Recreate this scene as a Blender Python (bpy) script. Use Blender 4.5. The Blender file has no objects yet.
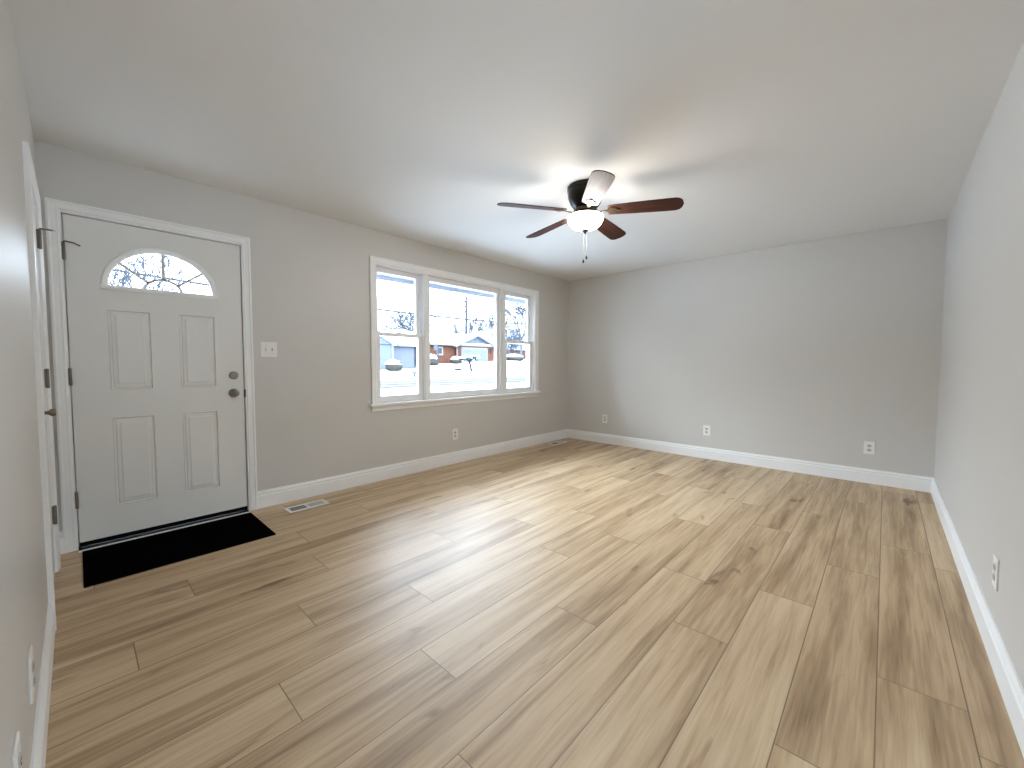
import bpy, bmesh, math, random
from mathutils import Vector, Matrix
PI = math.pi
random.seed(11)
S = bpy.context.scene
C = S.collection

# ------------------------------------------------------------------ camera, sky, exposure
YAW, PITCH, ROLL, CAM_H, FPX = 0.7461, -0.0502, 0.0020, 1.1702, 403.68
XL, XF, YW, YR, H = -0.1145, 5.2809, 3.6746, -0.3583, 2.4617      # room planes
fw = Vector((math.cos(PITCH)*math.cos(YAW), math.cos(PITCH)*math.sin(YAW), math.sin(PITCH)))
rt = Vector((math.sin(YAW), -math.cos(YAW), 0)); up = rt.cross(fw)
r2 = rt*math.cos(ROLL) + up*math.sin(ROLL); u2 = r2.cross(fw)
cam = bpy.data.cameras.new('camera'); cam_o = bpy.data.objects.new('camera', cam); C.objects.link(cam_o)
m = Matrix((r2, u2, -fw)).transposed().to_4x4(); m.translation = (0, 0, CAM_H)
cam_o.matrix_world = m
cam.sensor_fit = 'HORIZONTAL'; cam.sensor_width = 36; cam.lens = FPX*36/1024
cam.clip_start = 0.01; cam.clip_end = 600
S.camera = cam_o
S.view_settings.view_transform = 'Standard'; S.view_settings.look = 'None'
S.view_settings.gamma = 1; S.view_settings.use_curve_mapping = False
S.view_settings.exposure = 0.72
S.cycles.use_denoising = True
S.cycles.diffuse_bounces = 8; S.cycles.max_bounces = 14; S.cycles.transparent_max_bounces = 16

SKY_STRENGTH = 15.4
LAMP_STRENGTH = 62.0
w = bpy.data.worlds.new('overcast_sky'); S.world = w; w.use_nodes = True
nt = w.node_tree; nt.nodes.clear()
out = nt.nodes.new('ShaderNodeOutputWorld'); bg = nt.nodes.new('ShaderNodeBackground')
tc = nt.nodes.new('ShaderNodeTexCoord'); sep = nt.nodes.new('ShaderNodeSeparateXYZ')
cr = nt.nodes.new('ShaderNodeValToRGB')
cr.color_ramp.elements[0].position = 0.08; cr.color_ramp.elements[0].color = (0.105, 0.122, 0.14, 1)
cr.color_ramp.elements[1].position = 0.38; cr.color_ramp.elements[1].color = (0.98, 1.15, 1.36, 1)
nt.links.new(tc.outputs['Generated'], sep.inputs[0]); nt.links.new(sep.outputs['Z'], cr.inputs[0])
nt.links.new(cr.outputs[0], bg.inputs[0]); bg.inputs[1].default_value = SKY_STRENGTH
nt.links.new(bg.outputs[0], out.inputs[0])

def portal(name, loc, rot, sx, sy):
    l = bpy.data.lights.new(name, 'AREA'); l.shape = 'RECTANGLE'; l.size = sx; l.size_y = sy
    l.cycles.is_portal = True
    o = bpy.data.objects.new(name, l); C.objects.link(o); o.location = loc; o.rotation_euler = rot
portal('window_portal', (3.235, YW+0.15, 1.47), (-PI/2, 0, 0), 2.5, 1.45)
portal('fan_light_portal', (0.436, YW+0.10, 1.78), (-PI/2, 0, 0), 0.6, 0.32)
portal('rear_portal', (1.5, -4.15, 1.1), (PI/2, 0, 0), 2.0, 1.4)

# ------------------------------------------------------------------ helpers
def origin(o):
    v = Vector((0, 0, 0))
    while o is not None:
        v += o.location; o = o.parent
    return v
def obj(name, bm, mat, parent=None, smooth=None, world=True):
    """links bm as ONE mesh object; coordinates are in the place unless world=False"""
    if parent is not None and world:
        bmesh.ops.translate(bm, verts=bm.verts, vec=-origin(parent))
    bmesh.ops.recalc_face_normals(bm, faces=bm.faces)
    me = bpy.data.meshes.new(name); bm.to_mesh(me); bm.free()
    me.materials.append(mat)
    o = bpy.data.objects.new(name, me); C.objects.link(o)
    if parent is not None: o.parent = parent
    if smooth is not None:
        for p in me.polygons: p.use_smooth = True
        if smooth < 3: me.set_sharp_from_angle(angle=smooth)
    return o
def tag(o, label=None, cat=None, group=None, kind=None):
    if label: o['label'] = label
    if cat: o['category'] = cat
    if group: o['group'] = group
    if kind: o['kind'] = kind
    return o
def thing(name, loc, label=None, cat=None, group=None, kind=None, rz=0):
    o = bpy.data.objects.new(name, None); C.objects.link(o); o.location = loc; o.rotation_euler = (0, 0, rz)
    o.empty_display_size = 0.1
    return tag(o, label, cat, group, kind)
def B(): return bmesh.new()
def box(bm, x0, x1, y0, y1, z0, z1, bev=0):
    r = bmesh.ops.create_cube(bm, size=1.0)
    vs = r['verts']
    bmesh.ops.scale(bm, verts=vs, vec=(x1-x0, y1-y0, z1-z0))
    bmesh.ops.translate(bm, verts=vs, vec=((x0+x1)/2, (y0+y1)/2, (z0+z1)/2))
    if bev:
        es = list({e for v in vs for e in v.link_edges})
        bmesh.ops.bevel(bm, geom=es, offset=bev, segments=2, profile=0.6, affect='EDGES')
    return bm
def quad(bm, pts):
    return bm.faces.new([bm.verts.new(p) for p in pts])
def prism(bm, pts, f0, f1):
    """pts: 2-D outline; f0/f1 map a 2-D point to the two ends"""
    a = [bm.verts.new(f0(*p)) for p in pts]; b = [bm.verts.new(f1(*p)) for p in pts]
    n = len(pts)
    bm.faces.new(a); bm.faces.new(b[::-1])
    for i in range(n): bm.faces.new((a[i], b[i], b[(i+1) % n], a[(i+1) % n]))
def lathe(bm, prof, seg=32, mat=None, cap=True):
    M = mat or Matrix.Identity(4)
    rings = []
    for r, z in prof:
        if r < 1e-5: rings.append([bm.verts.new(M @ Vector((0, 0, z)))])
        else: rings.append([bm.verts.new(M @ Vector((r*math.cos(2*PI*i/seg), r*math.sin(2*PI*i/seg), z))) for i in range(seg)])
    for a, b in zip(rings, rings[1:]):
        if len(a) == 1 and len(b) == 1: continue
        for i in range(seg):
            j = (i+1) % seg
            if len(a) == 1: bm.faces.new((a[0], b[i], b[j]))
            elif len(b) == 1: bm.faces.new((a[i], a[j], b[0]))
            else: bm.faces.new((a[i], a[j], b[j], b[i]))
    if cap:
        for ring in (rings[0], rings[-1]):
            if len(ring) > 1: bm.faces.new(ring)
def tube(bm, pts, rads, seg=6):
    pts = [Vector(p) for p in pts]
    if not isinstance(rads, (list, tuple)): rads = [rads]*len(pts)
    rings = []
    for i, p in enumerate(pts):
        d = (pts[min(i+1, len(pts)-1)] - pts[max(i-1, 0)]).normalized()
        a = d.orthogonal().normalized() if abs(d.z) < 0.99 else Vector((1, 0, 0))
        if abs(d.z) < 0.99: a = d.cross(Vector((0, 0, 1))).normalized()
        b = d.cross(a)
        rings.append([bm.verts.new(p + (a*math.cos(2*PI*k/seg) + b*math.sin(2*PI*k/seg))*rads[i]) for k in range(seg)])
    for a, b in zip(rings, rings[1:]):
        for k in range(seg): bm.faces.new((a[k], a[(k+1) % seg], b[(k+1) % seg], b[k]))
    bm.faces.new(rings[0]); bm.faces.new(rings[-1])
def rotM(axis, ang, loc=(0, 0, 0)):
    return Matrix.Translation(Vector(loc)) @ Matrix.Rotation(ang, 4, axis)

# ------------------------------------------------------------------ materials
def mat(name, col, rough=0.5, metal=0.0, spec=0.5, noise=None, bump=None, coat=0):
    """noise=(scale, amount): gentle value variation; bump=(scale, strength, distance)"""
    mt = bpy.data.materials.new(name); mt.use_nodes = True
    n = mt.node_tree.nodes; l = mt.node_tree.links; p = n['Principled BSDF']
    p.inputs['Base Color'].default_value = (*col, 1); p.inputs['Roughness'].default_value = rough
    p.inputs['Metallic'].default_value = metal; p.inputs['Specular IOR Level'].default_value = spec
    if coat: p.inputs['Coat Weight'].default_value = coat; p.inputs['Coat Roughness'].default_value = 0.12
    co = n.new('ShaderNodeTexCoord')
    sc, am = noise or (6.0, 0.03)
    t = n.new('ShaderNodeTexNoise'); t.inputs['Scale'].default_value = sc; t.inputs['Detail'].default_value = 4
    l.new(co.outputs['Object'], t.inputs['Vector'])
    mx = n.new('ShaderNodeMix'); mx.data_type = 'RGBA'
    mx.inputs[6].default_value = (*[c*(1-am) for c in col], 1); mx.inputs[7].default_value = (*[min(1, c*(1+am)) for c in col], 1)
    l.new(t.outputs['Fac'], mx.inputs[0]); l.new(mx.outputs[2], p.inputs['Base Color'])
    if bump:
        b = n.new('ShaderNodeBump'); b.inputs['Strength'].default_value = bump[1]; b.inputs['Distance'].default_value = bump[2]
        t2 = n.new('ShaderNodeTexNoise'); t2.inputs['Scale'].default_value = bump[0]; t2.inputs['Detail'].default_value = 3
        l.new(co.outputs['Object'], t2.inputs['Vector']); l.new(t2.outputs['Fac'], b.inputs['Height']); l.new(b.outputs['Normal'], p.inputs['Normal'])
    return mt
M = {}
M['wall'] = mat('greige_wall_paint', (0.60, 0.58, 0.55), 0.42, noise=(1.5, 0.015), bump=(160, 0.25, 0.002))
M['ceiling'] = mat('white_ceiling_paint', (0.78, 0.775, 0.765), 0.85, noise=(1.2, 0.01), bump=(120, 0.15, 0.002))
M['trim'] = mat('white_trim_paint', (0.8400, 0.8400, 0.8300), 0.35)
M['door'] = mat('white_door_paint', (0.74, 0.73, 0.70), 0.4, noise=(3, 0.015))
M['vinyl'] = mat('white_window_vinyl', (0.8200, 0.8200, 0.8200), 0.35)
M['plate'] = mat('white_plastic', (0.82, 0.82, 0.79), 0.3)
M['slot'] = mat('dark_slot', (0.03, 0.03, 0.03), 0.6)
M['toggle'] = mat('grey_shadowed_plastic', (0.5, 0.5, 0.48), 0.35)
M['nickel'] = mat('satin_nickel', (0.2600, 0.2300, 0.1900), 0.3, metal=0.9)
M['hinge'] = mat('dull_grey_hinge_metal', (0.2000, 0.1800, 0.1550), 0.4, metal=0.8)
M['white_rubber'] = mat('white_rubber', (0.8, 0.8, 0.78), 0.6)
M['bronze'] = mat('oil_rubbed_bronze', (0.008, 0.007, 0.006), 0.28, spec=0.3)
M['bracket'] = mat('brown_bronze_bracket', (0.10, 0.075, 0.05), 0.3, metal=0.8)
M['chain'] = mat('pull_chain_metal', (0.6, 0.57, 0.52), 0.4, metal=0.6)
M['mat_black'] = mat('black_carpet_fibre', (0.0025, 0.0025, 0.003), 0.95, spec=0.0, noise=(300, 0.5), bump=(500, 0.8, 0.003))
M['black_rubber'] = mat('black_sweep_rubber', (0.003, 0.003, 0.003), 0.8, spec=0.05)
M['duct'] = mat('dark_duct', (0.06, 0.06, 0.06), 0.7)
M['snow'] = mat('snow', (0.3000, 0.3200, 0.3450), 0.8, spec=0.0, noise=(0.35, 0.07), bump=(1.2, 0.5, 0.3))
M['road'] = mat('slushy_asphalt', (0.0315, 0.0304, 0.0344), 0.8, spec=0.0, noise=(0.8, 0.15))
M['slush'] = mat('grey_slush', (0.0850, 0.0850, 0.0978), 0.8, spec=0.0, noise=(1.5, 0.2))
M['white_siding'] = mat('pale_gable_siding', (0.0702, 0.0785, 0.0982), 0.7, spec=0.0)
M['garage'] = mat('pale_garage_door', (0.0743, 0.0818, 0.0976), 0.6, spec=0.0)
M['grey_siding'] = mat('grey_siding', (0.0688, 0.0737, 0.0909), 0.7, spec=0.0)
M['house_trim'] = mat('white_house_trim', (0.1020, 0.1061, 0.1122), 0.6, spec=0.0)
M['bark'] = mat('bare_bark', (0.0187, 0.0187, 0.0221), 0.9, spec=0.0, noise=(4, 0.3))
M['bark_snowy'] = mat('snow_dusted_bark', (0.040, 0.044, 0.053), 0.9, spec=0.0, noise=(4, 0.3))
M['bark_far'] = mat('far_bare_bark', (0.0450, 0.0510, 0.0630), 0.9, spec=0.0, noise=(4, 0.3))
M['pole'] = mat('weathered_pole', (0.0255, 0.0255, 0.0306), 0.9, spec=0.0)
M['dark_pane'] = mat('dark_house_glass', (0.015, 0.018, 0.022), 0.15)
M['dark_board'] = mat('dark_blue_board', (0.012, 0.017, 0.028), 0.5)
M['bush'] = mat('brown_bush', (0.0382, 0.0357, 0.0314), 0.9, spec=0.0, noise=(9, 0.4), bump=(15, 1, 0.1))
M['car'] = mat('dark_car_body', (0.03, 0.035, 0.04), 0.3)

def brick_mat(name, c1, c2, mortar, scale):
    mt = bpy.data.materials.new(name); mt.use_nodes = True
    n = mt.node_tree.nodes; l = mt.node_tree.links; p = n['Principled BSDF']; p.inputs['Roughness'].default_value = 0.85; p.inputs['Specular IOR Level'].default_value = 0.0
    co = n.new('ShaderNodeTexCoord'); mp = n.new('ShaderNodeMapping'); mp.inputs['Rotation'].default_value = (PI/2, 0, 0)
    b = n.new('ShaderNodeTexBrick'); b.inputs['Scale'].default_value = scale
    b.inputs['Color1'].default_value = (*c1, 1); b.inputs['Color2'].default_value = (*c2, 1); b.inputs['Mortar'].default_value = (*mortar, 1)
    b.inputs['Mortar Size'].default_value = 0.012; b.inputs['Bias'].default_value = 0.1
    l.new(co.outputs['Object'], mp.inputs[0]); l.new(mp.outputs[0], b.inputs['Vector']); l.new(b.outputs[0], p.inputs['Base Color'])
    return mt
M['brick'] = brick_mat('orange_red_brick', (0.066, 0.026, 0.0165), (0.048, 0.020, 0.014), (0.056, 0.037, 0.030), 2.2)

def glass_mat():
    mt = bpy.data.materials.new('clear_window_glass'); mt.use_nodes = True
    n = mt.node_tree.nodes; l = mt.node_tree.links; n.clear()
    o = n.new('ShaderNodeOutputMaterial'); mx = n.new('ShaderNodeMixShader'); fr = n.new('ShaderNodeFresnel'); fr.inputs[0].default_value = 1.25
    t = n.new('ShaderNodeBsdfTransparent'); t.inputs[0].default_value = (0.97, 0.99, 0.985, 1)
    g = n.new('ShaderNodeBsdfGlossy'); g.inputs['Roughness'].default_value = 0.03
    l.new(fr.outputs[0], mx.inputs[0]); l.new(t.outputs[0], mx.inputs[1]); l.new(g.outputs[0], mx.inputs[2]); l.new(mx.outputs[0], o.inputs[0])
    return mt
M['glass'] = glass_mat()

def bowl_mat():
    mt = bpy.data.materials.new('lit_marbled_glass_bowl'); mt.use_nodes = True
    n = mt.node_tree.nodes; l = mt.node_tree.links; n.clear()
    o = n.new('ShaderNodeOutputMaterial'); e = n.new('ShaderNodeEmission')
    e.inputs[0].default_value = (1.0, 0.955, 0.89, 1)
    co = n.new('ShaderNodeTexCoord'); t = n.new('ShaderNodeTexNoise'); t.inputs['Scale'].default_value = 14; t.inputs['Distortion'].default_value = 1.5
    mr = n.new('ShaderNodeMapRange'); mr.inputs['To Min'].default_value = LAMP_STRENGTH*0.8; mr.inputs['To Max'].default_value = LAMP_STRENGTH*1.2
    l.new(co.outputs['Object'], t.inputs[0]); l.new(t.outputs[0], mr.inputs[0]); l.new(mr.outputs[0], e.inputs[1]); l.new(e.outputs[0], o.inputs[0])
    return mt
M['bowl'] = bowl_mat()

def blade_mat():
    mt = mat('dark_cherry_blade_veneer', (0.10, 0.03, 0.016), 0.58, spec=0.2)
    n = mt.node_tree.nodes; l = mt.node_tree.links; p = n['Principled BSDF']
    co = n.new('ShaderNodeTexCoord'); mp = n.new('ShaderNodeMapping'); mp.inputs['Scale'].default_value = (3, 60, 10)
    t = n.new('ShaderNodeTexNoise'); t.inputs['Scale'].default_value = 1.0; t.inputs['Detail'].default_value = 5
    r = n.new('ShaderNodeValToRGB'); r.color_ramp.elements[0].color = (0.028, 0.008, 0.005, 1); r.color_ramp.elements[1].color = (0.075, 0.025, 0.014, 1)
    r.color_ramp.elements[0].position = 0.3; r.color_ramp.elements[1].position = 0.7
    l.new(co.outputs['Object'], mp.inputs[0]); l.new(mp.outputs[0], t.inputs[0]); l.new(t.outputs[0], r.inputs[0]); l.new(r.outputs[0], p.inputs['Base Color'])
    return mt
M['blade'] = blade_mat()

def floor_mat():
    mt = bpy.data.materials.new('light_oak_plank_floor'); mt.use_nodes = True
    n = mt.node_tree.nodes; l = mt.node_tree.links; p = n['Principled BSDF']
    def node(t, **k):
        x = n.new(t)
        for a, b in k.items(): setattr(x, a, b)
        return x
    def math_(op, a, b=None):
        x = node('ShaderNodeMath', operation=op)
        for i, v in enumerate((a, b)):
            if v is None: continue
            if isinstance(v, (int, float)): x.inputs[i].default_value = v
            else: l.new(v, x.inputs[i])
        return x.outputs[0]
    lo = node('ShaderNodeUVMap', uv_map='near'); hi = node('ShaderNodeUVMap', uv_map='far')
    s1 = node('ShaderNodeSeparateXYZ'); s2 = node('ShaderNodeSeparateXYZ')
    l.new(lo.outputs[0], s1.inputs[0]); l.new(hi.outputs[0], s2.inputs[0])
    edge = math_('MINIMUM', math_('MINIMUM', s1.outputs[0], s1.outputs[1]), math_('MINIMUM', s2.outputs[0], s2.outputs[1]))
    seam = node('ShaderNodeMapRange', interpolation_type='SMOOTHSTEP'); seam.inputs['From Min'].default_value = 0.0008; seam.inputs['From Max'].default_value = 0.0030
    l.new(edge, seam.inputs[0])
    rnd = node('ShaderNodeAttribute', attribute_name='plank'); 
    cmb = node('ShaderNodeCombineXYZ'); l.new(s1.outputs[0], cmb.inputs[0]); l.new(s1.outputs[1], cmb.inputs[1])
    l.new(math_('MULTIPLY', rnd.outputs['Fac'], 93.0), cmb.inputs[2])
    def noise(scale, vec, detail, dist=0.0):
        mp = node('ShaderNodeMapping'); mp.inputs['Scale'].default_value = vec; l.new(cmb.outputs[0], mp.inputs[0])
        t = node('ShaderNodeTexNoise'); t.inputs['Scale'].default_value = scale; t.inputs['Detail'].default_value = detail; t.inputs['Distortion'].default_value = dist
        l.new(mp.outputs[0], t.inputs['Vector']); return t.outputs['Fac']
    broad = noise(1.0, (0.8, 11, 1), 2, 0.3)       # broad light and dark bands along a plank
    grain = noise(1.0, (3.0, 60, 1), 5, 0.6)       # fine streaks
    fine = noise(1.0, (9, 260, 1), 3, 0.0)
    knot = noise(1.0, (3.2, 9, 1), 2, 0.8)
    v = math_('ADD', math_('MULTIPLY', broad, 0.72), math_('MULTIPLY', grain, 0.46))
    v = math_('ADD', v, math_('MULTIPLY', fine, 0.12))
    v = math_('ADD', v, math_('MULTIPLY', math_('SUBTRACT', rnd.outputs['Fac'], 0.5), 0.14))
    kn = node('ShaderNodeMapRange'); kn.inputs['From Min'].default_value = 0.66; kn.inputs['From Max'].default_value = 0.80; kn.inputs['To Max'].default_value = 0.28
    l.new(knot, kn.inputs[0]); v = math_('SUBTRACT', v, kn.outputs[0])
    r = node('ShaderNodeValToRGB'); e = r.color_ramp.elements
    e[0].position = 0.34; e[0].color = (0.185, 0.111, 0.057, 1)
    e[1].position = 0.82; e[1].color = (0.62, 0.468, 0.300, 1)
    x = e.new(0.52); x.color = (0.375, 0.251, 0.140, 1)
    x = e.new(0.66); x.color = (0.51, 0.362, 0.216, 1)
    l.new(v, r.inputs[0])
    mx = node('ShaderNodeMix', data_type='RGBA'); mx.inputs[6].default_value = (0.19, 0.125, 0.072, 1)
    l.new(seam.outputs[0], mx.inputs[0]); l.new(r.outputs[0], mx.inputs[7]); l.new(mx.outputs[2], p.inputs['Base Color'])
    p.inputs['Roughness'].default_value = 0.46; p.inputs['Specular IOR Level'].default_value = 0.5
    b = node('ShaderNodeBump'); b.inputs['Strength'].default_value = 0.35; b.inputs['Distance'].default_value = 0.0015
    l.new(math_('ADD', math_('MULTIPLY', fine, 0.5), seam.outputs[0]), b.inputs['Height']); l.new(b.outputs[0], p.inputs['Normal'])
    return mt
M['floor'] = floor_mat()

# ------------------------------------------------------------------ floor: planks 9 in wide, joints where the photo has them
ROW0, ROWW, PL = -0.0170, 0.2295, 1.525
known = {-1: 2.005, 0: 2.95, 1: 2.375, 2: 1.81, 3: 2.265, 4: 1.54, 5: 2.445, 6: 1.99, 7: 1.155, 8: 0.69, 9: 1.65, 10: 0.94, 11: 0.37}
bm = B(); uvn = bm.loops.layers.uv.new('near'); uvf = bm.loops.layers.uv.new('far'); at = bm.faces.layers.float.new('plank')
FX0, FX1 = XL-0.1, XF+0.1
for k in range(-18, 17):
    y0 = ROW0 + ROWW*k; y1 = y0 + ROWW
    fx1 = FX1 if y0 > -0.6 else 3.3
    j = known.get(k, random.uniform(0, PL)); j -= PL*8
    while j < fx1:
        a, b = max(j, FX0), min(j+PL, fx1); y1c = min(y1, YW+0.15)
        if b > a and y1c > y0:
            f = quad(bm, ((a, y0, 0), (b, y0, 0), (b, y1c, 0), (a, y1c, 0))); f[at] = random.random()
            for lp in f.loops:
                c = lp.vert.co
                lp[uvn].uv = (c.x-j, c.y-y0); lp[uvf].uv = (j+PL-c.x, y1-c.y)
        j += PL
me = bpy.data.meshes.new('floor'); bm.to_mesh(me); bm.free(); me.materials.append(M['floor'])
o = bpy.data.objects.new('floor', me); C.objects.link(o); tag(o, kind='structure')

# ------------------------------------------------------------------ shell
def struct(name, bm, mt, parent=None, smooth=None):
    return tag(obj(name, bm, mt, parent, smooth), kind='structure')
WT = 0.16
DX0, DX1, DZ1 = -0.045, 0.917, 2.098          # front door rough opening
WX0, WX1, WZ0, WZ1 = 2.012, 4.458, 0.775, 2.145
y0, y1 = YW, YW+WT
b = B()
for a in ((XL-0.16, DX0, -0.1, H), (DX0, DX1, DZ1, H), (DX1, WX0, -0.1, H), (WX0, WX1, -0.1, WZ0-0.03), (WX0, WX1, WZ1, H), (WX1, XF+0.16, -0.1, H)):
    box(b, a[0], a[1], y0, y1, a[2], a[3])
struct('wall_front', b, M['wall'])
b = B(); box(b, XF, XF+0.16, -0.47, YW+WT, -0.1, H); struct('wall_far', b, M['wall'])
b = B(); box(b, 1.70, XF, YR-0.112, YR, -0.1, H); struct('wall_right', b, M['wall'])
LY0, LY1, LZ1 = 2.672, 3.375, 2.023             # closet door opening in the left wall
b = B()
for a in ((-4.12, LY0, -0.1, H), (LY0, LY1, LZ1, H), (LY1, YW, -0.1, H)):
    box(b, XL-0.12, XL, a[0], a[1], a[2], a[3])
box(b, XL-0.14, XL-0.12, LY0-0.1, LY1+0.1, -0.1, H)
struct('wall_left', b, M['wall'])
b = B()
for a in ((XL-0.12, 0.5, -0.1, H), (0.5, 2.5, 1.8, H), (0.5, 2.5, -0.1, 0.4), (2.5, 3.3, -0.1, H)): box(b, a[0], a[1], -4.12, -4.0, a[2], a[3])
struct('wall_rear', b, M['wall'])  # unseen adjoining space; its opening is put in for fill light
b = B(); box(b, 3.2, 3.32, -4.0, YR-0.112, -0.1, H); struct('wall_rear_right', b, M['wall'])
b = B(); box(b, XL-0.2, XF+0.2, -4.2, YW+WT, H, H+0.12); struct('ceiling', b, M['ceiling'])
b = B(); box(b, XL-0.16, XF+0.16, -4.12, YW+WT, -0.12, -0.02); struct('trim_subfloor', b, M['duct'])

# baseboards: stepped profile (height, thickness)
BP = [(0, 0), (0.015, 0), (0.015, 0.100), (0.009, 0.107), (0.009, 0.110), (0.0125, 0.115), (0.012, 0.121), (0.006, 0.131), (0.005, 0.140), (0, 0.140)]
def baseboard(name, axis, plane, sgn, a, bb):
    b = B()
    if axis == 'x': prism(b, BP, lambda t, z: (a, plane+sgn*t, z), lambda t, z: (bb, plane+sgn*t, z))
    else: prism(b, BP, lambda t, z: (plane+sgn*t, a, z), lambda t, z: (plane+sgn*t, bb, z))
    return struct(name, b, M['trim'])
baseboard('baseboard_front', 'x', YW, -1, 0.957, XF)
baseboard('baseboard_front_corner', 'x', YW, -1, XL, -0.087)
baseboard('baseboard_far', 'y', XF, -1, YR, YW)
baseboard('baseboard_right', 'x', YR, 1, 1.70, XF)
baseboard('baseboard_left', 'y', XL, 1, -4.0, 2.620)
baseboard('baseboard_left_corner', 'y', XL, 1, 3.427, YW)

# casing: moulded strip. profile (u across from outer edge to inner edge, t thickness)
CP = [(0, 0), (0, 0.017), (0.010, 0.019), (0.018, 0.015), (0.040, 0.013), (0.046, 0.014), (0.052, 0.010), (0.060, 0.009), (0.060, 0)]
def casing(b, u0, u1, z0, z1, P, bottom=False):
    """mitred casing around an opening, outer rectangle u0..u1, z0..z1. P(u, z, t) gives the point"""
    n = len(CP)
    def ring(corner):
        return [b.verts.new(P(*corner(u), t)) for u, t in CP]
    cs = [lambda u: (u0+u, z0), lambda u: (u0+u, z1-u), lambda u: (u1-u, z1-u), lambda u: (u1-u, z0)]
    rs = [ring(c) for c in cs]
    for a, c in zip(rs, rs[1:]):
        for i in range(n): b.faces.new((a[i], a[(i+1) % n], c[(i+1) % n], c[i]))
    b.faces.new(rs[0]); b.faces.new(rs[-1])
    return b

# ------------------------------------------------------------------ front door
SX0, SX1, SZ0, SZ1 = -0.019, 0.891, 0.040, 2.070
SY = YW + 0.004
d1 = thing('door_1', ((SX0+SX1)/2, SY, 0), 'white front door with half-round window and four raised panels above black mat', 'door', kind='structure')
b = casing(B(), -0.087, 0.957, 0.0, 2.141, lambda u, z, t: (u, YW-t, z)); obj('door_casing', b, M['trim'], d1)
b = B()
box(b, DX0, -0.0245, YW, YW+WT, 0.0, DZ1); box(b, 0.8965, DX1, YW, YW+WT, 0.0, DZ1); box(b, -0.0245, 0.8965, YW, YW+WT, 2.0755, DZ1)
box(b, -0.0245, -0.008, YW+0.0482, YW+0.09, 0.0, 2.0755); box(b, 0.880, 0.8965, YW+0.0482, YW+0.09, 0, 2.0755); box(b, -0.008, 0.880, YW+0.0482, YW+0.09, 2.058, 2.0755)
obj('door_jamb', b, M['trim'], d1)
# slab face: cells around four embossed panels and the half-round light
b = B()
pan = [(0.153, 0.362, 0.995, 1.515), (0.510, 0.719, 0.995, 1.515), (0.153, 0.362, 0.235, 0.815), (0.510, 0.719, 0.235, 0.815)]
cx, cz, ga, gb = 0.436, 1.662, 0.282, 0.262
lx0, lx1, lz0, lz1 = cx-ga-0.02, cx+ga+0.02, cz-0.0, cz+gb+0.03
xs = sorted({SX0, SX1, 0.153, 0.362, 0.510, 0.719, lx0, lx1}); zs = sorted({SZ0, SZ1, 0.995, 1.515, 0.235, 0.815, lz0, lz1})
def inside(x, z):
    for p in pan:
        if p[0] < x < p[1] and p[2] < z < p[3]: return True
    return lx0 < x < lx1 and lz0 < z < lz1
for i in range(len(xs)-1):
    for k in range(len(zs)-1):
        if not inside((xs[i]+xs[i+1])/2, (zs[k]+zs[k+1])/2):
            quad(b, ((xs[i], SY, zs[k]), (xs[i+1], SY, zs[k]), (xs[i+1], SY, zs[k+1]), (xs[i], SY, zs[k+1])))
EMB = [(0, 0), (0.004, -0.002), (0.008, 0.008), (0.014, 0.008), (0.018, 0.004), (0.034, 0.002), (0.040, -0.001)]   # inset, depth into the slab
for p in pan:
    prev = None
    for ins, dep in EMB:
        ring = [b.verts.new((x, SY+dep, z)) for x, z in ((p[0]+ins, p[2]+ins), (p[1]-ins, p[2]+ins), (p[1]-ins, p[3]-ins), (p[0]+ins, p[3]-ins))]
        if prev:
            for i in range(4): b.faces.new((prev[i], prev[(i+1) % 4], ring[(i+1) % 4], ring[i]))
        prev = ring
    b.faces.new(prev)
N = 40
arc = [(cx+ga*math.cos(PI*i/N), cz+gb*math.sin(PI*i/N)) for i in range(N+1)]
def to_rect(x, z):
    dx, dz = x-cx, z-cz
    s = min([(lx1-cx)/abs(dx) if abs(dx) > 1e-9 else 9e9, (lz1-cz)/dz if dz > 1e-9 else 9e9])
    return cx+dx*s, cz+dz*s
for i in range(N):
    (xa, za), (xb, zb) = arc[i], arc[i+1]; ra, rb = to_rect(xa, za), to_rect(xb, zb)
    quad(b, ((xa, SY, za), ra + () and (ra[0], SY, ra[1]) or (ra[0], SY, ra[1]), (rb[0], SY, rb[1]), (xb, SY, zb)))
    if abs(ra[0]-rb[0]) > 1e-6 and abs(ra[1]-rb[1]) > 1e-6:
        kx = lx1 if ra[0] > cx else lx0
        bm_f = [b.verts.new((ra[0], SY, ra[1])), b.verts.new((kx, SY, lz1)), b.verts.new((rb[0], SY, rb[1]))]; b.faces.new(bm_f)
    quad(b, ((xa, SY, za), (xb, SY, zb), (xb, SY+0.044, zb), (xa, SY+0.044, za)))
    ra, rb = to_rect(xa, za), to_rect(xb, zb)
    quad(b, ((xa, SY+0.044, za), (ra[0], SY+0.044, ra[1]), (rb[0], SY+0.044, rb[1]), (xb, SY+0.044, zb)))
for zA, zB in ((SZ0, lz0), (lz1, SZ1)): quad(b, ((SX0, SY+0.044, zA), (SX1, SY+0.044, zA), (SX1, SY+0.044, zB), (SX0, SY+0.044, zB)))
for xA, xB in ((SX0, lx0), (lx1, SX1)): quad(b, ((xA, SY+0.044, lz0), (xB, SY+0.044, lz0), (xB, SY+0.044, lz1), (xA, SY+0.044, lz1)))
quad(b, ((cx-ga, SY, cz), (cx+ga, SY, cz), (cx+ga, SY+0.044, cz), (cx-ga, SY+0.044, cz)))
for x in (SX0, SX1): quad(b, ((x, SY, SZ0), (x, SY, SZ1), (x, SY+0.044, SZ1), (x, SY+0.044, SZ0)))
for z in (SZ0, SZ1): quad(b, ((SX0, SY, z), (SX1, SY, z), (SX1, SY+0.044, z), (SX0, SY+0.044, z)))
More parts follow.
